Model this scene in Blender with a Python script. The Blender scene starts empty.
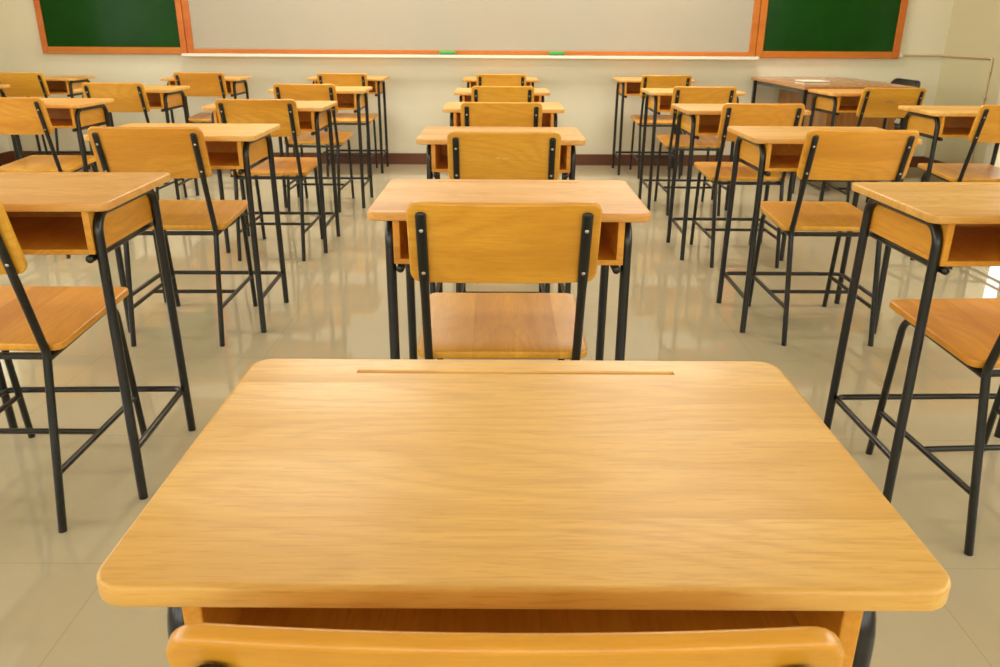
import bpy, bmesh, math, random
from mathutils import Vector, Matrix
random.seed(7)
S = bpy.context.scene
C = S.collection
PI = math.pi

# ------------------------------------------------------------------ materials
def new_mat(name):
    m = bpy.data.materials.new(name); m.use_nodes = True
    nt = m.node_tree
    return m, nt, nt.nodes['Principled BSDF']

def N(nt, typ, **kw):
    n = nt.nodes.new(typ)
    for k, v in kw.items():
        if k in n.inputs: n.inputs[k].default_value = v
        else: setattr(n, k, v)
    return n

def mix_rgb(nt, fac, a, b, blend='MIX'):
    n = nt.nodes.new('ShaderNodeMix'); n.data_type = 'RGBA'; n.blend_type = blend
    def put(i, v):
        if hasattr(v, 'is_linked') or hasattr(v, 'links'): nt.links.new(v, n.inputs[i])
        elif isinstance(v, (int, float)): n.inputs[i].default_value = v
        else: n.inputs[i].default_value = (*v, 1)
    put(0, fac); put(6, a); put(7, b)
    return n.outputs[2]

def ramp(nt, src, stops):
    r = nt.nodes.new('ShaderNodeValToRGB')
    el = r.color_ramp.elements
    while len(el) < len(stops): el.new(0.5)
    for e, (p, c) in zip(el, stops):
        e.position = p; e.color = (*c, 1) if len(c) == 3 else c
    nt.links.new(src, r.inputs[0])
    return r.outputs[0]

def math_node(nt, op, a, b=None):
    n = nt.nodes.new('ShaderNodeMath'); n.operation = op
    for i, v in enumerate((a, b)):
        if v is None: continue
        if isinstance(v, (int, float)): n.inputs[i].default_value = v
        else: nt.links.new(v, n.inputs[i])
    return n.outputs[0]

def wood_mat(name, light, mid, dark, axis='X', strip=0.09, across='Y', rough=0.3, coat=0.25, figure=0.34, fleck=0.2):
    """oiled rubberwood: grain along `axis`, glued staves across `across`"""
    m, nt, b = new_mat(name)
    L = nt.links
    tc = N(nt, 'ShaderNodeTexCoord')
    oi = N(nt, 'ShaderNodeObjectInfo')
    off = math_node(nt, 'MULTIPLY', oi.outputs['Random'], 37.0)
    offv = N(nt, 'ShaderNodeCombineXYZ')
    for i in range(3): L.new(off, offv.inputs[i])
    sep = N(nt, 'ShaderNodeSeparateXYZ'); L.new(tc.outputs['Object'], sep.inputs[0])
    # stave index -> a tone and a shift along the grain
    q = math_node(nt, 'ADD', math_node(nt, 'DIVIDE', sep.outputs[across], strip), math_node(nt, 'MULTIPLY', oi.outputs['Random'], 3.0))
    idx = math_node(nt, 'FLOOR', q)
    wn = N(nt, 'ShaderNodeTexWhiteNoise', noise_dimensions='2D')
    cv = N(nt, 'ShaderNodeCombineXYZ'); L.new(idx, cv.inputs[0]); L.new(off, cv.inputs[1]); L.new(cv.outputs[0], wn.inputs['Vector'])
    stave = wn.outputs['Value']
    sh = N(nt, 'ShaderNodeCombineXYZ')
    L.new(math_node(nt, 'MULTIPLY', stave, 5.0), sh.inputs[0]); L.new(math_node(nt, 'MULTIPLY', stave, 3.0), sh.inputs[1])
    va = N(nt, 'ShaderNodeVectorMath', operation='ADD'); L.new(tc.outputs['Object'], va.inputs[0]); L.new(offv.outputs[0], va.inputs[1])
    vb = N(nt, 'ShaderNodeVectorMath', operation='ADD'); L.new(va.outputs[0], vb.inputs[0]); L.new(sh.outputs[0], vb.inputs[1])
    def stretched(along, cross):
        mp = N(nt, 'ShaderNodeMapping')
        mp.inputs['Scale'].default_value = [along if a == axis else cross for a in 'XYZ']
        L.new(vb.outputs[0], mp.inputs['Vector']); return mp.outputs[0]
    broad = N(nt, 'ShaderNodeTexNoise', Scale=1.0, Detail=3.0, Roughness=0.55); L.new(stretched(1.1, 9.0), broad.inputs['Vector'])
    fib = N(nt, 'ShaderNodeTexNoise', Scale=1.0, Detail=4.0, Roughness=0.65); L.new(stretched(16.0, 210.0), fib.inputs['Vector'])
    wav = N(nt, 'ShaderNodeTexNoise', Scale=1.0, Detail=1.0); L.new(stretched(1.7, 6.0), wav.inputs['Vector'])
    rings = math_node(nt, 'SINE', math_node(nt, 'MULTIPLY', wav.outputs[0], 95.0))
    rings = math_node(nt, 'MULTIPLY_ADD', rings, 0.5); rings.node.inputs[2].default_value = 0.5
    rings = math_node(nt, 'POWER', rings, 2.6)
    base = ramp(nt, broad.outputs[0], [(0.28, dark), (0.5, mid), (0.74, light)])
    t1 = mix_rgb(nt, math_node(nt, 'MULTIPLY', rings, figure), base, dark)
    t2 = mix_rgb(nt, math_node(nt, 'MULTIPLY', ramp(nt, fib.outputs[0], [(0.44, (0, 0, 0)), (0.72, (1, 1, 1))]), 0.36), t1, tuple(c * q for c, q in zip(dark, (0.82, 0.66, 0.55))))
    flk = N(nt, 'ShaderNodeTexNoise', Scale=1.0, Detail=2.0, Roughness=0.5); L.new(stretched(26.0, 380.0), flk.inputs['Vector'])
    fl = ramp(nt, flk.outputs[0], [(0.56, (0, 0, 0)), (0.64, (1, 1, 1))])
    t2 = mix_rgb(nt, math_node(nt, 'MULTIPLY', fl, fleck), t2, tuple(c * q for c, q in zip(dark, (0.95, 0.72, 0.45))))
    t3 = mix_rgb(nt, math_node(nt, 'MULTIPLY', stave, 0.28), t2, tuple(c * 1.1 for c in light))
    tone = N(nt, 'ShaderNodeHueSaturation')
    w2 = N(nt, 'ShaderNodeTexWhiteNoise', noise_dimensions='1D'); L.new(off, w2.inputs['W'])
    L.new(math_node(nt, 'ADD', math_node(nt, 'MULTIPLY', w2.outputs['Value'], 0.11), 0.945), tone.inputs['Value'])
    L.new(math_node(nt, 'ADD', math_node(nt, 'MULTIPLY', oi.outputs['Random'], 0.012), 0.494), tone.inputs['Hue'])
    L.new(t3, tone.inputs['Color'])
    L.new(tone.outputs[0], b.inputs['Base Color'])
    rr = ramp(nt, broad.outputs[0], [(0.3, (rough + .06,) * 3), (0.7, (rough - .05,) * 3)])
    L.new(rr, b.inputs['Roughness'])
    b.inputs['Coat Weight'].default_value = coat
    b.inputs['Coat Roughness'].default_value = 0.18
    bp = N(nt, 'ShaderNodeBump', Strength=0.04, Distance=0.002)
    L.new(fib.outputs[0], bp.inputs['Height']); L.new(bp.outputs[0], b.inputs['Normal'])
    return m

def plain(name, col, rough=0.5, metallic=0.0, noise=0.0, nscale=6.0, coat=0.0, spec=0.5):
    m, nt, b = new_mat(name)
    b.inputs['Roughness'].default_value = rough
    b.inputs['Metallic'].default_value = metallic
    b.inputs['Coat Weight'].default_value = coat
    b.inputs['Specular IOR Level'].default_value = spec
    if noise:
        tc = N(nt, 'ShaderNodeTexCoord')
        n = N(nt, 'ShaderNodeTexNoise', Scale=nscale, Detail=4.0, Roughness=0.6)
        nt.links.new(tc.outputs['Object'], n.inputs['Vector'])
        lo = tuple(max(0, c * (1 - noise)) for c in col); hi = tuple(min(1, c * (1 + noise)) for c in col)
        nt.links.new(ramp(nt, n.outputs[0], [(0.3, lo), (0.7, hi)]), b.inputs['Base Color'])
    else:
        b.inputs['Base Color'].default_value = (*col, 1)
    return m

M = {}
WT = ((0.84, 0.505, 0.15), (0.77, 0.42, 0.096), (0.57, 0.262, 0.038))     # worn sanded tops
WB = ((0.82, 0.425, 0.055), (0.735, 0.342, 0.027), (0.555, 0.23, 0.011))     # varnished backs and boxes
M['top'] = wood_mat('worn_wood_top', *WT, axis='X', across='Y', strip=0.128, rough=0.40, coat=0.08, figure=0.42, fleck=0.40)
M['seat'] = wood_mat('varnished_wood_seat', *WB, axis='Y', across='X', strip=0.10, rough=0.34, coat=0.15)
M['back'] = wood_mat('varnished_wood_back', *WB, axis='X', across='Z', strip=0.06, rough=0.32, coat=0.3)
M['box'] = wood_mat('varnished_wood_box', *WB, axis='Y', across='Z', strip=0.2, rough=0.36, coat=0.15)
M['black'] = plain('black_enamelled_steel', (0.007, 0.0068, 0.005), rough=0.3, noise=0.35, nscale=14, coat=0.08)
M['screw'] = plain('zinc_screw', (0.55, 0.5, 0.4), rough=0.35, metallic=0.9)
M['board_frame'] = wood_mat('orange_wood_frame', (0.58, 0.18, 0.014), (0.52, 0.15, 0.009), (0.44, 0.115, 0.006), axis='X', across='Z', strip=2.0, rough=0.5, coat=0.0)
M['whiteboard'] = plain('whiteboard_enamel', (0.41, 0.375, 0.30), rough=0.45, noise=0.012, nscale=1.2, spec=0.3)
M['green'] = plain('green_chalkboard', (0.007, 0.055, 0.004), rough=0.18, noise=0.2, nscale=2.2, spec=0.095)
M['tray'] = plain('white_aluminium_tray', (0.8, 0.76, 0.66), rough=0.4)
M['eraser_green'] = plain('green_eraser_plastic', (0.04, 0.42, 0.08), rough=0.45)
M['eraser_felt'] = plain('grey_eraser_felt', (0.12, 0.11, 0.09), rough=0.95, noise=0.2, nscale=60)
M['brown'] = plain('brown_tile_baseboard', (0.13, 0.042, 0.015), rough=0.4, noise=0.15, nscale=3)
M['ceiling'] = plain('white_ceiling_board', (0.80, 0.78, 0.70), rough=0.8, noise=0.02, nscale=2)
M['alu'] = plain('cream_door_frame', (0.66, 0.60, 0.46), rough=0.45)
M['pipe'] = plain('cream_conduit', (0.55, 0.42, 0.24), rough=0.5)
M['socket'] = plain('cream_socket_plastic', (0.74, 0.67, 0.5), rough=0.4)
M['concrete'] = plain('bright_concrete', (0.6, 0.57, 0.5), rough=0.9, noise=0.1)
M['table_top'] = wood_mat('laminate_table_top', (0.48, 0.22, 0.075), (0.43, 0.185, 0.058), (0.36, 0.15, 0.045), axis='Y', across='X', strip=0.25, rough=0.25, coat=0.3)
M['table_panel'] = wood_mat('laminate_table_panel', (0.38, 0.17, 0.036), (0.33, 0.135, 0.022), (0.26, 0.095, 0.012), axis='Z', across='X', strip=0.045, rough=0.35, coat=0.2)
M['grey_steel'] = plain('grey_painted_steel', (0.10, 0.105, 0.085), rough=0.4)
M['paper'] = plain('white_paper', (0.82, 0.77, 0.62), rough=0.7)
M['page'] = plain('page_edges', (0.38, 0.35, 0.28), rough=0.9, noise=0.3, nscale=300)
M['black_plastic'] = plain('black_plastic', (0.014, 0.014, 0.011), rough=0.38, noise=0.3, nscale=20)
M['mark'] = plain('faded_white_paint', (0.84, 0.52, 0.16), rough=0.7)
M['ink'] = plain('faded_grey_ink', (0.38, 0.235, 0.06), rough=0.7)
M['white_enamel'] = plain('white_enamel', (0.8, 0.78, 0.7), rough=0.4)

def wall_mat(name, c0, c1):
    m, nt, b = new_mat(name)
    tc = N(nt, 'ShaderNodeTexCoord')
    n = N(nt, 'ShaderNodeTexNoise', Scale=0.9, Detail=5.0, Roughness=0.6); nt.links.new(tc.outputs['Object'], n.inputs['Vector'])
    col = ramp(nt, n.outputs[0], [(0.3, c0), (0.7, c1)])
    nt.links.new(col, b.inputs['Base Color'])
    b.inputs['Roughness'].default_value = 0.5
    b.inputs['Specular IOR Level'].default_value = 0.3
    f = N(nt, 'ShaderNodeTexNoise', Scale=90.0, Detail=3.0); nt.links.new(tc.outputs['Object'], f.inputs['Vector'])
    bp = N(nt, 'ShaderNodeBump', Strength=0.05, Distance=0.002)
    nt.links.new(f.outputs[0], bp.inputs['Height']); nt.links.new(bp.outputs[0], b.inputs['Normal'])
    return m
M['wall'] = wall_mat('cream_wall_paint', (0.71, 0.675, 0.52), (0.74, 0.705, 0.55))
M['wall_right'] = wall_mat('shaded_wall_paint', (0.535, 0.48, 0.29), (0.565, 0.51, 0.315))  # wall paint darkened and yellowed to stand for the dimmer light on this side

def floor_mat():
    m, nt, b = new_mat('polished_beige_tiles')
    L = nt.links
    tc = N(nt, 'ShaderNodeTexCoord'); sep = N(nt, 'ShaderNodeSeparateXYZ'); L.new(tc.outputs['Object'], sep.inputs[0])
    T = 0.6
    def line(axis, off):
        a = math_node(nt, 'ADD', sep.outputs[axis], off)
        w = math_node(nt, 'WRAP', a, T); w.node.inputs[2].default_value = 0.0
        d = math_node(nt, 'ABSOLUTE', math_node(nt, 'SUBTRACT', w, T / 2))
        return math_node(nt, 'GREATER_THAN', d, T / 2 - 0.001)
    g = math_node(nt, 'MAXIMUM', line('X', 0.863), line('Y', -1.473))
    fx = math_node(nt, 'FLOOR', math_node(nt, 'DIVIDE', math_node(nt, 'ADD', sep.outputs['X'], 0.863), T))
    fy = math_node(nt, 'FLOOR', math_node(nt, 'DIVIDE', math_node(nt, 'SUBTRACT', sep.outputs['Y'], 1.473), T))
    cv = N(nt, 'ShaderNodeCombineXYZ'); L.new(fx, cv.inputs[0]); L.new(fy, cv.inputs[1])
    wn = N(nt, 'ShaderNodeTexWhiteNoise', noise_dimensions='2D'); L.new(cv.outputs[0], wn.inputs['Vector'])
    n = N(nt, 'ShaderNodeTexNoise', Scale=2.5, Detail=6.0, Roughness=0.65); L.new(tc.outputs['Object'], n.inputs['Vector'])
    base = ramp(nt, n.outputs[0], [(0.3, (0.465, 0.405, 0.265)), (0.7, (0.50, 0.435, 0.29))])
    base = mix_rgb(nt, math_node(nt, 'MULTIPLY', wn.outputs['Value'], 0.35), base, (0.49, 0.43, 0.285))
    col = mix_rgb(nt, math_node(nt, 'MULTIPLY', g, 0.42), base, (0.30, 0.20, 0.09))
    L.new(col, b.inputs['Base Color'])
    b.inputs['Roughness'].default_value = 0.045
    b.inputs['IOR'].default_value = 1.62
    f = N(nt, 'ShaderNodeTexNoise', Scale=3.0, Detail=1.0); L.new(tc.outputs['Object'], f.inputs['Vector'])
    bp = N(nt, 'ShaderNodeBump', Strength=0.004, Distance=0.01)
    L.new(f.outputs[0], bp.inputs['Height']); L.new(bp.outputs[0], b.inputs['Normal'])
    return m
M['floor'] = floor_mat()

def emit_mat(name, col, st):
    m, nt, b = new_mat(name)
    b.inputs['Base Color'].default_value = (*col, 1)
    b.inputs['Emission Color'].default_value = (*col, 1); b.inputs['Emission Strength'].default_value = st
    return m
M['fill_glow'] = emit_mat('lit_fill_diffuser', (1, 0.94, 0.82), 3.0)  # glowing diffuser of the added fill lamps

# ------------------------------------------------------------------ mesh tools
def finish(name, bm, mat, parent=None, smooth=35, loc=None):
    bmesh.ops.recalc_face_normals(bm, faces=bm.faces)
    me = bpy.data.meshes.new(name)
    bm.to_mesh(me); bm.free()
    mats = mat if isinstance(mat, (list, tuple)) else [mat]
    for x in mats: me.materials.append(x)
    if smooth:
        for p in me.polygons: p.use_smooth = True
        me.set_sharp_from_angle(angle=math.radians(smooth))
    o = bpy.data.objects.new(name, me); C.objects.link(o)
    if parent: o.parent = parent
    if loc: o.location = loc
    return o

def add_box(bm, x0, x1, y0, y1, z0, z1, bev=0.0):
    r = bmesh.ops.create_cube(bm, size=1.0)
    vs = r['verts']
    for v in vs:
        v.co = Vector(((x0 + x1) / 2 + v.co.x * (x1 - x0), (y0 + y1) / 2 + v.co.y * (y1 - y0), (z0 + z1) / 2 + v.co.z * (z1 - z0)))
    if bev:
        es = list({e for v in vs for e in v.link_edges})
        bmesh.ops.bevel(bm, geom=es, offset=bev, segments=2, affect='EDGES', profile=0.5)

def fillet(pts, rad, seg=6):
    """polyline with its inner corners rounded"""
    pts = [Vector(p) for p in pts]
    out = [pts[0]]
    for i in range(1, len(pts) - 1):
        p, a, c = pts[i], pts[i - 1], pts[i + 1]
        r = rad[i - 1] if isinstance(rad, (list, tuple)) else rad
        d1 = (a - p).normalized(); d2 = (c - p).normalized()
        ang = d1.angle(d2)
        t = min(r / math.tan(ang / 2), (a - p).length * .49, (c - p).length * .49)
        r2 = t * math.tan(ang / 2)
        bis = (d1 + d2).normalized()
        cen = p + bis * (r2 / math.sin(ang / 2))
        s = p + d1 * t; e = p + d2 * t
        v0 = s - cen; v1 = e - cen
        tot = v0.angle(v1); ax = v0.cross(v1).normalized()
        for k in range(seg + 1):
            out.append(cen + Matrix.Rotation(tot * k / seg, 3, ax) @ v0)
    out.append(pts[-1])
    return out

def add_tube(bm, pts, r, seg=12, cap_round=False, squash=None, up=None):
    """sweep a circle along pts; squash(i, n) -> (sx, sy) scales the section in its own frame"""
    pts = [Vector(p) for p in pts]
    n = len(pts)
    tan = []
    for i in range(n):
        a = pts[max(i - 1, 0)]; b = pts[min(i + 1, n - 1)]
        tan.append((b - a).normalized())
    u = Vector(up) if up else (Vector((1, 0, 0)) if abs(tan[0].x) < 0.8 else Vector((0, 0, 1)))
    rings = []
    for i in range(n):
        t = tan[i]
        u = (u - t * u.dot(t)).normalized(); w = t.cross(u)
        sx, sy = squash(i, n) if squash else (1, 1)
        rings.append([bm.verts.new(pts[i] + (u * math.cos(2 * PI * k / seg) * sx + w * math.sin(2 * PI * k / seg) * sy) * r) for k in range(seg)])
    for i in range(n - 1):
        for k in range(seg):
            bm.faces.new((rings[i][k], rings[i][(k + 1) % seg], rings[i + 1][(k + 1) % seg], rings[i + 1][k]))
    for end, sgn in ((0, -1), (n - 1, 1)):
        ring = rings[end]
        if cap_round:
            c = pts[end]; last = ring
            for q in (0.5, 0.85):
                new = [bm.verts.new(c + (v.co - c) * math.sqrt(1 - q * q) + tan[end] * sgn * r * q * 0.6) for v in ring]
                for k in range(seg): bm.faces.new((last[k], last[(k + 1) % seg], new[(k + 1) % seg], new[k]))
                last = new
            bm.faces.new(last)
        else:
            bm.faces.new(ring)

def rr_columns(hx, hy, rad, m=8, cs=6):
    """columns (x, ylow, yhigh) of a rounded rectangle, left to right"""
    cols = []
    for k in range(cs + 1):
        a = PI / 2 * k / cs
        x = -hx + rad - rad * math.cos(a); y = hy - rad + rad * math.sin(a)
        cols.append((x, -y, y))
    right = [(-x, a, b) for x, a, b in reversed(cols)]
    x0 = -hx + rad; x1 = hx - rad
    mid = [(x0 + (x1 - x0) * k / m, -hy, hy) for k in range(1, m)]
    return cols + mid + right

def add_slab(bm, hx, hy, th, rad, bev, m=8, cs=6, groove=None, bsteps=4, warp=None):
    """rounded slab centred on the origin in x,y with z from -th/2 to th/2 and softly rounded rims;
    groove = (x half length, y0, y1, depth) sinks a channel in the upper face"""
    prof = []
    for k in range(bsteps + 1):
        a = PI / 2 * k / bsteps
        prof.append((bev * (1 - math.sin(a)), -th / 2 + bev * (1 - math.cos(a))))
    prof = [(bev + 0.0015, -th / 2)] + prof + [(i, -z) for i, z in reversed(prof)] + [(bev + 0.0015, th / 2)]
    def cols_at(inset):
        c = rr_columns(hx - inset, hy - inset, max(rad - inset, 0.0015), m, cs)
        return c
    loops = []
    for inset, z in prof:
        c = cols_at(inset)
        top = [bm.verts.new((x, yh, z)) for x, yl, yh in c]
        bot = [bm.verts.new((x, yl, z)) for x, yl, yh in c]
        loops.append((top, bot))
    for (t0, b0), (t1, b1) in zip(loops, loops[1:]):
        r0 = t0 + b0[::-1]; r1 = t1 + b1[::-1]
        for k in range(len(r0)):
            k2 = (k + 1) % len(r0)
            bm.faces.new((r0[k], r0[k2], r1[k2], r1[k]))
    def cap(t, b, gr):
        n = len(t)
        if not gr:
            for i in range(n - 1): bm.faces.new((t[i], t[i + 1], b[i + 1], b[i]))
            return
        gx, g0, g1, dep = gr
        ins = [i for i in range(n) if abs(t[i].co.x) <= gx + 1e-6 and t[i].co.y > g1 + 0.003]
        i0, i1 = ins[0], ins[-1]
        z = t[0].co.z
        A = {}
        for i in ins:
            x = t[i].co.x
            A[i] = [bm.verts.new((x, g0, z)), bm.verts.new((x, g1, z)), bm.verts.new((x, g0 + .001, z - dep)), bm.verts.new((x, g1 - .001, z - dep))]
        for i in range(n - 1):
            if i in A and i + 1 in A:
                p, q = A[i], A[i + 1]
                bm.faces.new((b[i], b[i + 1], q[0], p[0])); bm.faces.new((p[1], q[1], t[i + 1], t[i]))
                bm.faces.new((p[0], q[0], q[2], p[2])); bm.faces.new((p[2], q[2], q[3], p[3])); bm.faces.new((p[3], q[3], q[1], p[1]))
            elif i + 1 in A:
                q = A[i + 1]; bm.faces.new((t[i], b[i], b[i + 1], q[0], q[1], t[i + 1]))
                bm.faces.new((q[0], q[2], q[3], q[1]))
            elif i in A:
                p = A[i]; bm.faces.new((t[i + 1], t[i], p[1], p[0], b[i], b[i + 1]))
                bm.faces.new((p[0], p[2], p[3], p[1]))
            else:
                bm.faces.new((t[i], t[i + 1], b[i + 1], b[i]))
    cap(*loops[0], None); cap(*loops[-1], groove)

def empty(name, label, cat, loc=(0, 0, 0), rz=0.0, group=None):
    o = bpy.data.objects.new(name, None); C.objects.link(o)
    o.empty_display_size = 0.1
    o.location = loc; o.rotation_euler = (0, 0, rz)
    o['label'] = label; o['category'] = cat
    if group: o['group'] = group
    return o

def tag(o, label, cat, group=None):
    o['label'] = label; o['category'] = cat
    if group: o['group'] = group
    return o

def struct(o):
    o['kind'] = 'structure'; return o

def copy_tree(src, parent=None):
    c = src.copy(); C.objects.link(c)
    if parent: c.parent = parent
    for ch in list(src.children): copy_tree(ch, c)
    return c

# ------------------------------------------------------------------ room
XL, XR, YB, YF, ZC = -4.40, 3.79, -4.2, 7.20, 3.10
bm = bmesh.new(); add_box(bm, XL - .15, XR + .15, YB - .15, YF + .15, -0.12, 0.0)
struct(finish('floor', bm, M['floor'], smooth=0))
bm = bmesh.new(); add_box(bm, XL - .15, XR + .15, YB - .15, YF + .15, ZC, ZC + .12)
struct(finish('ceiling', bm, M['ceiling'], smooth=0))
bm = bmesh.new(); add_box(bm, XL - .15, XR + .15, YF, YF + .15, 0, ZC)
struct(finish('wall_front', bm, M['wall'], smooth=0))

def side_wall(name, x0, x1, holes, mat='wall', swap=False):
    """wall along y with rectangular openings (y0, y1, z0, z1), cut as a grid of cells"""
    ys = sorted(({XL - .15, XR + .15} if swap else {YB, YF}) | {q for h in holes for q in h[:2]}); zs = sorted({0, ZC} | {q for h in holes for q in h[2:]})
    bm = bmesh.new(); V = {}
    def v(x, y, z):
        k = (x, y, z)
        if k not in V: V[k] = bm.verts.new((y, x, z) if swap else k)
        return V[k]
    solid = {}
    for i in range(len(ys) - 1):
        for j in range(len(zs) - 1):
            cy = (ys[i] + ys[i + 1]) / 2; cz = (zs[j] + zs[j + 1]) / 2
            solid[i, j] = not any(a < cy < b and c < cz < d for a, b, c, d in holes)
    for (i, j), on in solid.items():
        if not on: continue
        a, b, c, d = ys[i], ys[i + 1], zs[j], zs[j + 1]
        for x in (x0, x1): bm.faces.new((v(x, a, c), v(x, b, c), v(x, b, d), v(x, a, d)))
        for (ii, jj), e in (((i - 1, j), ((a, c), (a, d))), ((i + 1, j), ((b, c), (b, d))), ((i, j - 1), ((a, c), (b, c))), ((i, j + 1), ((a, d), (b, d)))):
            if not solid.get((ii, jj), False):
                (p, q), (r, t) = e
                bm.faces.new((v(x0, p, q), v(x1, p, q), v(x1, r, t), v(x0, r, t)))
    return struct(finish(name, bm, M[mat], smooth=0))
WL = [(-3.8, -1.9, 0.9, 2.6), (-1.5, 0.4, 0.9, 2.6), (0.9, 2.8, 0.9, 2.6), (3.2, 5.05, 0.9, 2.6)]
WR = [(-3.8, -1.9, 0.9, 2.6), (-1.5, 0.4, 0.9, 2.6), (0.9, 2.6, 0.9, 2.6)]
LOW = (6.2, 6.75, 1.0, 2.02)
DOOR = (5.70, 6.20, 0.0, 1.72)
WB_ADDED = [(-3.9, -1.7, 0.9, 2.6), (-1.3, 0.9, 0.9, 2.6), (1.3, 3.4, 0.9, 2.6)]  # unseen rear openings, added to throw fill light forward from behind the camera
side_wall('wall_back', YB - .15, YB, WB_ADDED, 'wall', True)
side_wall('wall_left', XL - .15, XL, WL + [LOW])
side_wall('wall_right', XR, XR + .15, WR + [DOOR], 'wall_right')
k = 1
for side, xs, ws in ((-1, XL, WL + [LOW]), (1, XR, WR)):
    for (a, b, z0, z1) in ws:
        bm = bmesh.new()
        xa, xb = (xs - .10, xs - .05) if side < 0 else (xs + .05, xs + .10)
        for q in (a, (2 * a + b) / 3, (a + 2 * b) / 3, b - .04): add_box(bm, xa, xb, q, q + .04, z0, z1)
        add_box(bm, xa, xb, a, b, z0, z0 + .04); add_box(bm, xa, xb, a, b, z1 - .04, z1)
        struct(finish('window_%d' % k, bm, M['alu'], smooth=0)); k += 1
for (a, b, z0, z1) in WB_ADDED:  # frames of the added rear windows
    bm = bmesh.new(); ya, yb = YB - .10, YB - .05
    for q in (a, (2 * a + b) / 3, (a + 2 * b) / 3, b - .04): add_box(bm, q, q + .04, ya, yb, z0, z1)
    add_box(bm, a, b, ya, yb, z0, z0 + .04); add_box(bm, a, b, ya, yb, z1 - .04, z1)
    struct(finish('window_%d' % k, bm, M['alu'], smooth=0)); k += 1
# doorway: frame and a leaf swung out
bm = bmesh.new()
a, b, z0, z1 = DOOR
for q in (a, b - .04): add_box(bm, XR - .012, XR + .16, q, q + .04, 0, z1)
add_box(bm, XR - .012, XR + .16, a + .04, b - .04, z1 - .04, z1)
add_box(bm, XR - .014, XR - .0005, b, b + .07, 0, z1 + .07)
add_box(bm, XR - .014, XR - .0005, a - .07, a, 0, z1 + .07)
struct(finish('trim_1', bm, M['alu'], smooth=0))
bm = bmesh.new(); add_box(bm, XR + .17, XR + 1.0, a - .03, a + .01, .01, 1.71, 0.003)
struct(finish('door_1', bm, M['alu'], smooth=0))
bm = bmesh.new(); add_box(bm, -25, 25, -25, 30, -0.35, -0.15)
struct(finish('outdoor_ground', bm, M['concrete'], smooth=0))

# baseboards of brown tile
BH = 0.097
bm = bmesh.new(); add_box(bm, XL, XR, YF - .012, YF - .0005, 0, BH); struct(finish('baseboard_front', bm, M['brown'], smooth=0))
bm = bmesh.new(); add_box(bm, XL + .0005, XL + .012, YB, YF - .012, 0, BH); struct(finish('baseboard_left', bm, M['brown'], smooth=0))
bm = bmesh.new()
add_box(bm, XR - .012, XR - .0005, DOOR[1] + .075, YF - .012, 0, BH); add_box(bm, XR - .012, XR - .0005, YB, DOOR[0] - .075, 0, BH)
struct(finish('baseboard_right', bm, M['brown'], smooth=0))

# ------------------------------------------------------------------ boards on the front wall
def board(name, label, cat, x0, x1, z0, z1, surf, fw, fb, group=None):
    """framed board: fw side frame width, fb bottom rail height"""
    t = empty(name, label, cat, ((x0 + x1) / 2, YF, z0), 0, group)
    w = (x1 - x0) / 2; h = z1 - z0
    bm = bmesh.new(); add_box(bm, -w + fw * .6, w - fw * .6, -.022, -.004, fb * .6, h - fw * .6)
    finish('writing_surface', bm, M[surf], t, smooth=0)
    for n, (xa, xb, za, zb) in (('frame_stile', (-w, -w + fw, 0, h)), ('frame_stile', (w - fw, w, 0, h)),
                                ('frame_rail', (-w + fw, w - fw, 0, fb)), ('frame_rail', (-w + fw, w - fw, h - fw, h))):
        bm = bmesh.new(); add_box(bm, xa, xb, -.034, -.002, za, zb, 0.004)
        finish(n, bm, M['board_frame'], t, smooth=0)
    return t
board('green_chalkboard', 'green chalkboard in orange wood frame left of the whiteboard', 'chalkboard', -3.925, -2.69, 0.924, 2.16, 'green', .05, .055)
board('whiteboard', 'long blank whiteboard in orange wood frame between two green boards', 'whiteboard', -2.685, 2.165, 0.934, 2.16, 'whiteboard', .055, .034)
board('green_chalkboard', 'green chalkboard in orange wood frame above the teacher table, right of the whiteboard', 'chalkboard', 2.17, 3.395, 0.922, 2.16, 'green', .058, .055)
# chalk tray under the whiteboard
bm = bmesh.new()
add_box(bm, -2.71, 2.18, YF - .105, YF - .001, 0.909, 0.917, 0.002)
add_box(bm, -2.71, 2.18, YF - .108, YF - .100, 0.909, 0.933, 0.002)
tag(finish('marker_tray', bm, M['tray'], smooth=0), 'long thin white ledge tray along the bottom of the whiteboard', 'tray')
er = None
for x, lab in ((-0.463, 'green board eraser on the white tray, left of the two erasers'),
               (0.468, 'green board eraser on the white tray, right of the two erasers')):
    if er is None:
        e0 = empty('board_eraser', lab, 'eraser', (x, YF - .05, 0.9175), 0, 'board erasers on the tray'); er = e0
        bm = bmesh.new(); add_box(bm, -.066, .066, -.024, .024, .022, .046, .005); finish('handle_block', bm, M['eraser_green'], e0)
        bm = bmesh.new(); add_box(bm, -.063, .063, -.022, .022, 0, .022, .002); finish('felt_pad', bm, M['eraser_felt'], e0)
    else:
        e1 = copy_tree(er); e1.location.x = x; e1['label'] = lab

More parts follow.
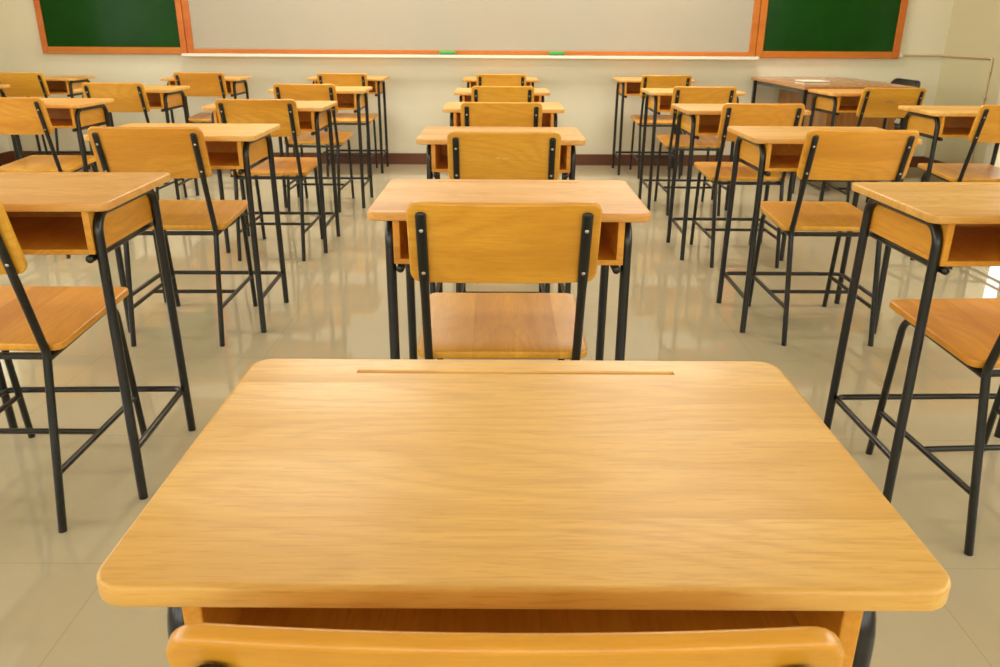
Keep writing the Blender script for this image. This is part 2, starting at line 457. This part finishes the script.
# socket and surface conduit at the right end of the front wall
t = empty('wall_socket', 'small cream socket box on wall beside the right green chalkboard', 'socket', (3.418, YF, 0.929))
bm = bmesh.new(); add_box(bm, -.02, .02, -.03, 0, 0, .042, .004); finish('socket_box', bm, M['socket'], t)
bm = bmesh.new(); add_box(bm, -.017, .017, -.033, -.03, .004, .038, .002); finish('face_plate', bm, M['alu'], t)
bm = bmesh.new()
PY = 6.45
add_tube(bm, fillet([(3.438, YF - .011, .949), (XR - .011, YF - .011, .949), (XR - .011, PY, .949), (XR - .011, PY, .10)], .02, 4), .008, 8)
cd = tag(finish('wall_conduit', bm, M['pipe']), 'thin cream conduit running from the socket box along the right wall', 'conduit')
for z in (0.85, 0.66, 0.49, 0.32):
    bm = bmesh.new(); add_box(bm, XR - .022, XR, PY - .016, PY + .016, z - .008, z + .008, .002); finish('clip', bm, M['pipe'], cd)

# ------------------------------------------------------------------ school desk
TH = 0.019; TOPZ = 0.75
def make_desk():
    t = empty('school_desk', '', 'desk')
    bm = bmesh.new()
    add_slab(bm, .307, .2068, TH, .024, .0038, m=22, groove=(.184, .163, .173, .0026))
    finish('tabletop', bm, M['top'], t, loc=(0, 0, TOPZ - TH / 2))
    zt = TOPZ - TH
    for s in (-1, 1):
        bm = bmesh.new()
        x = s * .262
        add_tube(bm, fillet([(x, -.178, 0), (x, -.166, zt - .0117), (x, .166, zt - .0117), (x, .192, 0)], .048, 8), .0115, 14)
        finish('leg_frame', bm, M['black'], t)
        bm = bmesh.new(); x = s * .240
        add_tube(bm, [(x, -.184, .620), (x, .185, .620)], .0092, 12, cap_round=True)
        finish('box_rail', bm, M['black'], t)
    bm = bmesh.new(); h = .135
    add_tube(bm, fillet([(-.262, -.166, h), (-.256, .186, h), (.256, .186, h), (.262, -.166, h)], .03, 6), .0085, 12, up=(0, 0, 1))
    finish('foot_stretcher', bm, M['black'], t)
    # open book box below the top
    zb = .630; x = .2535; y0, y1 = -.182, .166
    bm = bmesh.new()
    add_box(bm, -x, x, y0, y1, zb, zb + .012, .0015)
    add_box(bm, -x, -x + .015, y0, y1, zb + .0121, zt - .0004, .0015)
    add_box(bm, x - .015, x, y0, y1, zb + .0121, zt - .0004, .0015)
    add_box(bm, -x + .0151, x - .0151, y1 - .012, y1, zb + .0121, zt - .0004)
    finish('book_box', bm, M['box'], t, smooth=0)
    return t

# ------------------------------------------------------------------ school chair
def make_chair():
    t = empty('school_chair', '', 'chair')
    # seat, a little higher at its front edge
    bm = bmesh.new(); add_slab(bm, .196, .190, .019, .024, .005, m=8)
    o = finish('seat', bm, M['seat'], t, loc=(0, .1995, .4385)); o.rotation_euler = (math.radians(2.9), 0, 0)
    # backrest: a board bowed towards the rear
    tilt = math.atan2(.105, .355)
    bm = bmesh.new(); add_slab(bm, .196, .093, .0135, .024, .0042, m=16)
    for v in bm.verts:
        x = v.co.x
        v.co.z += .007 * (1 - (x / .196) ** 2) - .002
    o = finish('backrest', bm, M['back'], t)
    d = Vector((0, -.105, .355)).normalized(); nrm = Vector((0, d.z, -d.y))   # forward normal of the tilted board
    ctr = Vector((0, 0, .42)) + d * .300 + nrm * .0125
    o.matrix_local = Matrix(((1, 0, 0, ctr.x), (0, d.y, -nrm.y, ctr.y), (0, d.z, -nrm.z, ctr.z), (0, 0, 0, 1)))
    for s in (-1, 1):
        x = s * .1665
        base = fillet([(x, -.085, 0), (x, 0, .42), (x, -.1052, .776)], .07, 8)
        a, z = base[-2], base[-1]
        L0 = (z - a).length
        body = base[:-1]
        ks = [.25, .40, .48, .54, .60, .66, .72, .85, 1.0]
        pts = body + [a.lerp(z, q) for q in ks]
        nb = len(body)
        def sq(i, n, nb=nb):
            if i < nb: return (1, 1)
            q = ks[i - nb]
            f = min(max((q - .48) / .14, 0), 1); f = f * f * (3 - 2 * f)
            return (1 + .12 * f, 1 - .52 * f)
        bm = bmesh.new(); add_tube(bm, pts, .0098, 14, cap_round=True, squash=sq, up=(1, 0, 0))
        leg = finish('rear_leg', bm, M['black'], t)
        for q in (.237, .337):
            c = Vector((x, 0, .42)) + d * q - nrm * .0042
            bm = bmesh.new()
            pr = [(.0001, .0026), (.0022, .0024), (.0037, .0014), (.0044, 0)]
            rings = []
            for rr, hh in pr:
                rings.append([bm.verts.new(c + Vector((math.cos(2 * PI * k / 10) * rr, 0, 0)) + d * math.sin(2 * PI * k / 10) * rr - nrm * hh) for k in range(10)])
            for r0, r1 in zip(rings, rings[1:]):
                for k in range(10): bm.faces.new((r0[k], r0[(k + 1) % 10], r1[(k + 1) % 10], r1[k]))
            bm.faces.new(rings[0])
            finish('screw', bm, M['screw'], leg)
        # front leg bends into the seat rail
        bm = bmesh.new()
        add_tube(bm, fillet([(x, .382, 0), (x, .338, .427), (x, .002, .4065)], .045, 8), .0095, 12)
        finish('front_leg', bm, M['black'], t)
        bm = bmesh.new(); h = .138
        add_tube(bm, [(x, -.056, h), (x, .366, h)], .0078, 10); finish('side_stretcher', bm, M['black'], t)
    bm = bmesh.new(); add_tube(bm, [(-.166, .155, .138), (.166, .155, .138)], .0076, 10); finish('cross_stretcher', bm, M['black'], t)
    bm = bmesh.new(); add_tube(bm, [(-.166, .008, .409), (.166, .008, .409)], .0085, 10); finish('seat_rail', bm, M['black'], t)
    return t

# name of column, x, y of desk; x, y of chair; turn of each
DESKS = [
 (0.018, 0.657, 0.000, 'school desk nearest the viewer, its bare wooden top filling the foreground'),
 (0.018, 1.875, -0.002, 'school desk in the middle column, directly ahead of the big foreground desk'),
 (0.0, 3.10, 0.0, 'third school desk of the middle column, counting from the foreground desk'),
 (0.012, 4.30, 0.0, 'fourth school desk of the middle column, third from the whiteboard'),
 (0.003, 5.45, 0.0, 'fifth school desk of the middle column, second from the whiteboard'),
 (-0.008, 6.88, 0.0, 'school desk at the head of the middle column, nearest the whiteboard'),
 (-1.178, 1.912, 0.03, 'large school desk cut by left picture edge, at back of column left of middle'),
 (-1.202, 3.11, 0.012, 'second school desk from the back in the column left of the middle'),
 (-1.205, 4.315, 0.010, 'third school desk from the back in the column left of the middle'),
 (-1.19, 5.48, 0.006, 'fourth school desk from the back in the column left of the middle'),
 (-1.262, 6.87, 0.012, 'school desk at the head of the column left of the middle, nearest the wall'),
 (-2.47, 4.40, 0.02, 'rearmost visible school desk of the second column to the left'),
 (-2.45, 5.50, 0.02, 'middle one of three school desks in the second column to the left'),
 (-2.405, 6.78, 0.015, 'school desk at the head of the second column to the left, below the green board'),
 (-3.69, 5.50, 0.05, 'school desk at left picture edge of which only the right end shows'),
 (-3.67, 6.68, 0.03, 'school desk at the head of the far left column, under the left green board corner'),
 (1.233, 1.90, 0.03, 'large school desk cut by right picture edge, at back of column right of middle'),
 (1.234, 3.145, 0.0, 'second school desk from the back in the column right of the middle'),
 (1.22, 4.22, 0.0, 'third school desk from the back in the column right of the middle'),
 (1.26, 5.47, 0.0, 'fourth school desk from the back in the column right of the middle'),
 (1.25, 6.86, 0.0, 'school desk at the head of the column right of the middle, nearest the whiteboard'),
 (2.45, 4.245, -0.005, 'school desk at far right, its open book box beside the right-edge chair'),
 (2.42, 5.50, 0.035, 'school desk standing right in front of the teacher table'),
]
CHAIRS = [
 (0.004, 0.455, 0.0, 'nearest wooden chair, only the rounded top of its backrest showing at the bottom edge'),
 (0.006, 1.655, 0.010, 'wooden chair in the centre, directly ahead of the big foreground desk'),
 (0.010, 2.87, 0.004, 'third wooden chair of the middle column, counting from the bottom edge'),
 (0.0, 4.02, 0.008, 'fourth wooden chair of the middle column, third from the whiteboard'),
 (0.008, 5.21, 0.004, 'fifth wooden chair of the middle column, second from the whiteboard, with a grey smudge'),
 (-0.002, 6.585, 0.006, 'wooden chair at the head of the middle column, nearest the whiteboard'),
 (-1.208, 1.680, 0.0, 'wooden chair cut by left picture edge, its seat and black legs in the foreground'),
 (-1.222, 2.868, 0.02, 'wooden chair just beyond the large left foreground desk, its whole backrest showing'),
 (-1.189, 4.06, 0.006, 'third wooden chair from the back in the column left of the middle'),
 (-1.228, 5.245, -0.02, 'fourth wooden chair from the back in the column left of the middle'),
 (-1.249, 6.585, 0.0, 'wooden chair at the head of the column left of the middle, nearest the wall'),
 (-2.425, 4.085, 0.0, 'wooden chair at left edge whose back shows above the large left desk'),
 (-2.424, 5.25, -0.02, 'middle one of three wooden chairs in the second column to the left'),
 (-2.36, 6.56, 0.01, 'wooden chair at the head of the second column to the left, below the green board'),
 (-3.70, 5.27, 0.0, 'wooden chair of the far left column mostly outside the picture, only a leg showing'),
 (-3.69, 6.43, -0.02, 'wooden chair at the head of the far left column, under the left green board corner'),
 (1.246, 1.622, 0.06, 'wooden chair cut by right picture edge, its seat and black legs in the foreground'),
 (1.258, 2.912, 0.0, 'wooden chair just beyond the large right foreground desk, its whole backrest showing'),
 (1.246, 3.985, 0.0, 'third wooden chair from the back in the column right of the middle'),
 (1.261, 5.21, -0.01, 'fourth wooden chair from the back in the column right of the middle'),
 (1.294, 6.59, -0.01, 'wooden chair at the head of the column right of the middle, nearest the whiteboard'),
 (2.465, 3.985, 0.0, 'wooden chair at right edge by the bright doorway, its back cut by picture edge'),
 (2.43, 5.20, 0.0, 'wooden chair in front of the teacher table, a grey smudge on its back'),
]
d0 = make_desk(); c0 = make_chair()
chairs = []
for i, (x, y, rz, lab) in enumerate(DESKS):
    o = d0 if i == 0 else copy_tree(d0)
    o.location = (x, y, 0); o.rotation_euler = (0, 0, rz); o['label'] = lab; o['group'] = 'school desks in columns'
    o.scale.z = 1.012 * {6: 1.008, 7: 1.007, 9: 1.005, 10: 1.005, 16: 0.995, 17: 1.005, 18: 1.006, 19: 1.006, 20: 1.006, 22: 1.006}.get(i, 1.0)      # levelling feet: two desks stand a little taller or lower
for i, (x, y, rz, lab) in enumerate(CHAIRS):
    o = c0 if i == 0 else copy_tree(c0)
    o.location = (x, y, 0); o.rotation_euler = (0, 0, rz); o['label'] = lab; o['group'] = 'wooden chairs at the desks'
    o.scale.z = 1.012 * {0: .994, 1: .994, 2: .989, 3: .994, 4: .994}.get(i, 1.0)
    chairs.append(o)

def back_marks(chair, strokes, mat, name):
    """thin dabs of worn paint on the rear face of a backrest: (x, y, half width, half height, slant)"""
    bk = next(c for c in chair.children if c.name.startswith('backrest'))
    bm = bmesh.new()
    for x, y, hw, hh, sl in strokes:
        ring = []
        for k in range(10):
            a = 2 * PI * k / 10; rr = .8 + .35 * random.random()
            px = x + math.cos(a) * hw * rr + sl * math.sin(a) * hh; py = y + math.sin(a) * hh * rr
            ring.append(bm.verts.new((px, py, .00675 + .007 * (1 - (px / .196) ** 2) - .002 + .0003)))
        bm.faces.new(ring)
    o = finish(name, bm, mat, bk, smooth=0)
back_marks(chairs[22], [(-.015, .012, .030, .006, .2), (.004, .006, .018, .005, .1), (-.03, .004, .012, .004, 0)], M['ink'], 'ink_smudge')
back_marks(chairs[22], [(.045 + .017 * k, .002 + .004 * (k % 3), .002, .011, .35) for k in range(6)], M['mark'], 'pale_scuff')
back_marks(chairs[4], [(-.02, -.022, .030, .005, 0), (.01, -.026, .022, .004, 0), (.0, -.016, .016, .003, 0)], M['ink'], 'ink_smudge')
back_marks(chairs[2], [(-.02, .002, .012, .002, 0), (.006, -.001, .016, .002, 0)], M['mark'], 'pale_scuff')
back_marks(chairs[18], [(-.115 + .012 * k, -.022 + .003 * (k % 2), .0018, .010, .25 * (-1) ** k) for k in range(5)] + [(.02 + .03 * k, -.02, .012, .006, 0) for k in range(3)], M['mark'], 'pale_scuff')

# ------------------------------------------------------------------ teacher's table
t = empty('teacher_table', 'long brown-topped teacher table with dark steel frame under the right green board', 'table', (2.155, 5.88, 0))
W, D, H = .80, 1.29, .769
bm = bmesh.new(); add_box(bm, 0, W, 0, D, H - .025, H, .003); finish('tabletop', bm, M['table_top'], t, smooth=0)
for x in (.012, W - .04):
    for y in (.03, D - .065):
        bm = bmesh.new(); add_box(bm, x, x + .027, y, y + .035, 0, H - .026, .004); finish('leg', bm, M['black'], t, smooth=0)
for x in (.035, W - .07):
    bm = bmesh.new(); add_box(bm, x, x + .035, .076, D - .076, H - .06, H - .026, .003); finish('apron', bm, M['grey_steel'], t, smooth=0)
for y in (.035, D - .07):
    bm = bmesh.new(); add_box(bm, .076, W - .076, y, y + .035, H - .06, H - .026, .003); finish('apron', bm, M['grey_steel'], t, smooth=0)
bm = bmesh.new(); add_box(bm, .22, .238, .41, 1.18, .14, H - .028, .002); finish('modesty_panel', bm, M['table_panel'], t, smooth=0)
p = None
bm = bmesh.new(); add_box(bm, .22, W - .08, .08, .40, .10, H - .028, .003)
for q in range(11):
    xx = .25 + q * .043
    add_box(bm, xx, xx + .036, .076, .081, .12, H - .05, .001)
ped = finish('drawer_pedestal', bm, M['table_panel'], t, smooth=0)
for z in (.12, .33, .53):
    bm = bmesh.new(); add_box(bm, W - .0795, W - .062, .10, .38, z, z + .17, .003); dr = finish('drawer_front', bm, M['table_panel'], ped, smooth=0)
    bm = bmesh.new(); add_tube(bm, fillet([(W - .062, .19, z + .09), (W - .04, .19, z + .09), (W - .04, .29, z + .09), (W - .062, .29, z + .09)], .008, 3), .004, 8, up=(0, 0, 1)); finish('handle', bm, M['screw'], dr)

t = empty('paper_booklet', 'white booklet lying on the teacher table', 'booklet', (2.335, 6.24, H), 0.03)
bm = bmesh.new(); add_box(bm, -.096, .096, -.09, .09, 0, .005, .001); finish('back_cover', bm, M['paper'], t, smooth=0)
bm = bmesh.new(); add_box(bm, -.092, .092, -.087, .09, .0051, .016, .001); finish('pages', bm, M['page'], t, smooth=0)
bm = bmesh.new(); add_box(bm, -.096, .096, -.09, .09, .0161, .021, .001); finish('front_cover', bm, M['paper'], t, smooth=0)

# teacher's chair, black, its low back just above the table top
t = empty('teacher_chair', 'black chair behind the right end of the teacher table', 'chair', (2.975, 6.53, 0), math.radians(90))
# local: faces +y after the turn -> towards -x in the room
bm = bmesh.new(); add_slab(bm, .20, .19, .045, .05, .02, m=8); finish('seat', bm, M['black_plastic'], t, loc=(0, .03, .44))
bm = bmesh.new(); add_slab(bm, .225, .15, .04, .07, .018, m=12)
for v in bm.verts: v.co.z += .03 * (1 - (v.co.x / .205) ** 2)
o = finish('backrest', bm, M['black_plastic'], t, loc=(0, -.19, .641)); o.rotation_euler = (math.radians(98), 0, 0)
for sx in (-1, 1):
    bm = bmesh.new(); add_tube(bm, fillet([(sx * .19, .20, 0), (sx * .18, .17, .41), (sx * .18, -.13, .41)], .04, 6), .011, 10); finish('front_leg', bm, M['black'], t)
    bm = bmesh.new(); add_tube(bm, fillet([(sx * .19, -.20, 0), (sx * .17, -.14, .42), (sx * .12, -.185, .60)], .05, 6), .011, 10); finish('rear_leg', bm, M['black'], t)

# ------------------------------------------------------------------ added ceiling fill lamps, unseen; front pair also shapes the tray shadow
lp = None
for y, row, watts in ((6.25, 'front', 50.0), (4.0, 'middle', 15.0)):
    for x, side in ((-1.25, 'left'), (1.25, 'right')):
        lab = 'added white flat fill lamp under the ceiling, %s %s' % (row, side)
        if lp is None:
            lp = o = empty('fill_lamp', lab, 'lamp', (x, y, ZC - .09), 0, 'added fill lamps')
            bm = bmesh.new(); add_box(bm, -.62, .62, -.31, .31, .045, .09, .004); finish('housing', bm, M['white_enamel'], lp, smooth=0)
            bm = bmesh.new(); add_box(bm, -.59, .59, -.28, .28, .03, .0445, .003); finish('diffuser', bm, M['fill_glow'], lp)
        else:
            o = copy_tree(lp); o.location = (x, y, ZC - .09); o['label'] = lab
        l = bpy.data.lights.new('fill_light', 'AREA'); l.shape = 'RECTANGLE'; l.size = 1.2; l.size_y = .58
        l.energy = watts; l.color = (1, .96, .86)
        q = bpy.data.objects.new('fill_light', l); C.objects.link(q); q.location = (x, y, ZC - .07)

# ------------------------------------------------------------------ daylight
w = bpy.data.worlds.new('overcast_sky'); S.world = w; w.use_nodes = True
nt = w.node_tree; bg = nt.nodes['Background']
bg.inputs[0].default_value = (1.0, .985, .93, 1); bg.inputs[1].default_value = 4.95
def portal(loc, rot, sx, sy):
    l = bpy.data.lights.new('window_portal', 'AREA'); l.shape = 'RECTANGLE'; l.size = sx; l.size_y = sy
    l.cycles.is_portal = True                      # guides the sky's light in, gives none of its own
    o = bpy.data.objects.new('window_portal', l); C.objects.link(o); o.location = loc; o.rotation_euler = rot
for side, xs, ws in ((-1, XL - .16, WL + [LOW]), (1, XR + .16, WR + [DOOR])):
    for (a, b, z0, z1) in ws:
        portal((xs, (a + b) / 2, (z0 + z1) / 2), (0, math.radians(90 * side), 0), z1 - z0, b - a)
for (a, b, z0, z1) in WB_ADDED:
    portal(((a + b) / 2, YB - .16, (z0 + z1) / 2), (math.radians(90), 0, 0), b - a, z1 - z0)

# ------------------------------------------------------------------ camera
cam = bpy.data.cameras.new('camera'); co = bpy.data.objects.new('camera', cam); C.objects.link(co)
cam.sensor_width = 36; cam.lens = 791 / 1000 * 36; cam.clip_start = 0.02
pitch = math.radians(20.9); roll = 0.006
R = Matrix.Rotation(math.radians(90) - pitch, 4, 'X') @ Matrix.Rotation(roll, 4, 'Z')
co.matrix_world = Matrix.Translation((0, 0, 1.121)) @ R
cam.dof.use_dof = True; cam.dof.focus_distance = 1.1; cam.dof.aperture_fstop = 20
S.camera = co

S.view_settings.view_transform = 'Standard'; S.view_settings.look = 'None'
S.view_settings.gamma = 1; S.view_settings.use_curve_mapping = False
S.view_settings.exposure = 0.0
S.cycles.use_denoising = True
S.cycles.max_bounces = 12; S.cycles.diffuse_bounces = 7; S.cycles.glossy_bounces = 5
S.cycles.sample_clamp_indirect = 6
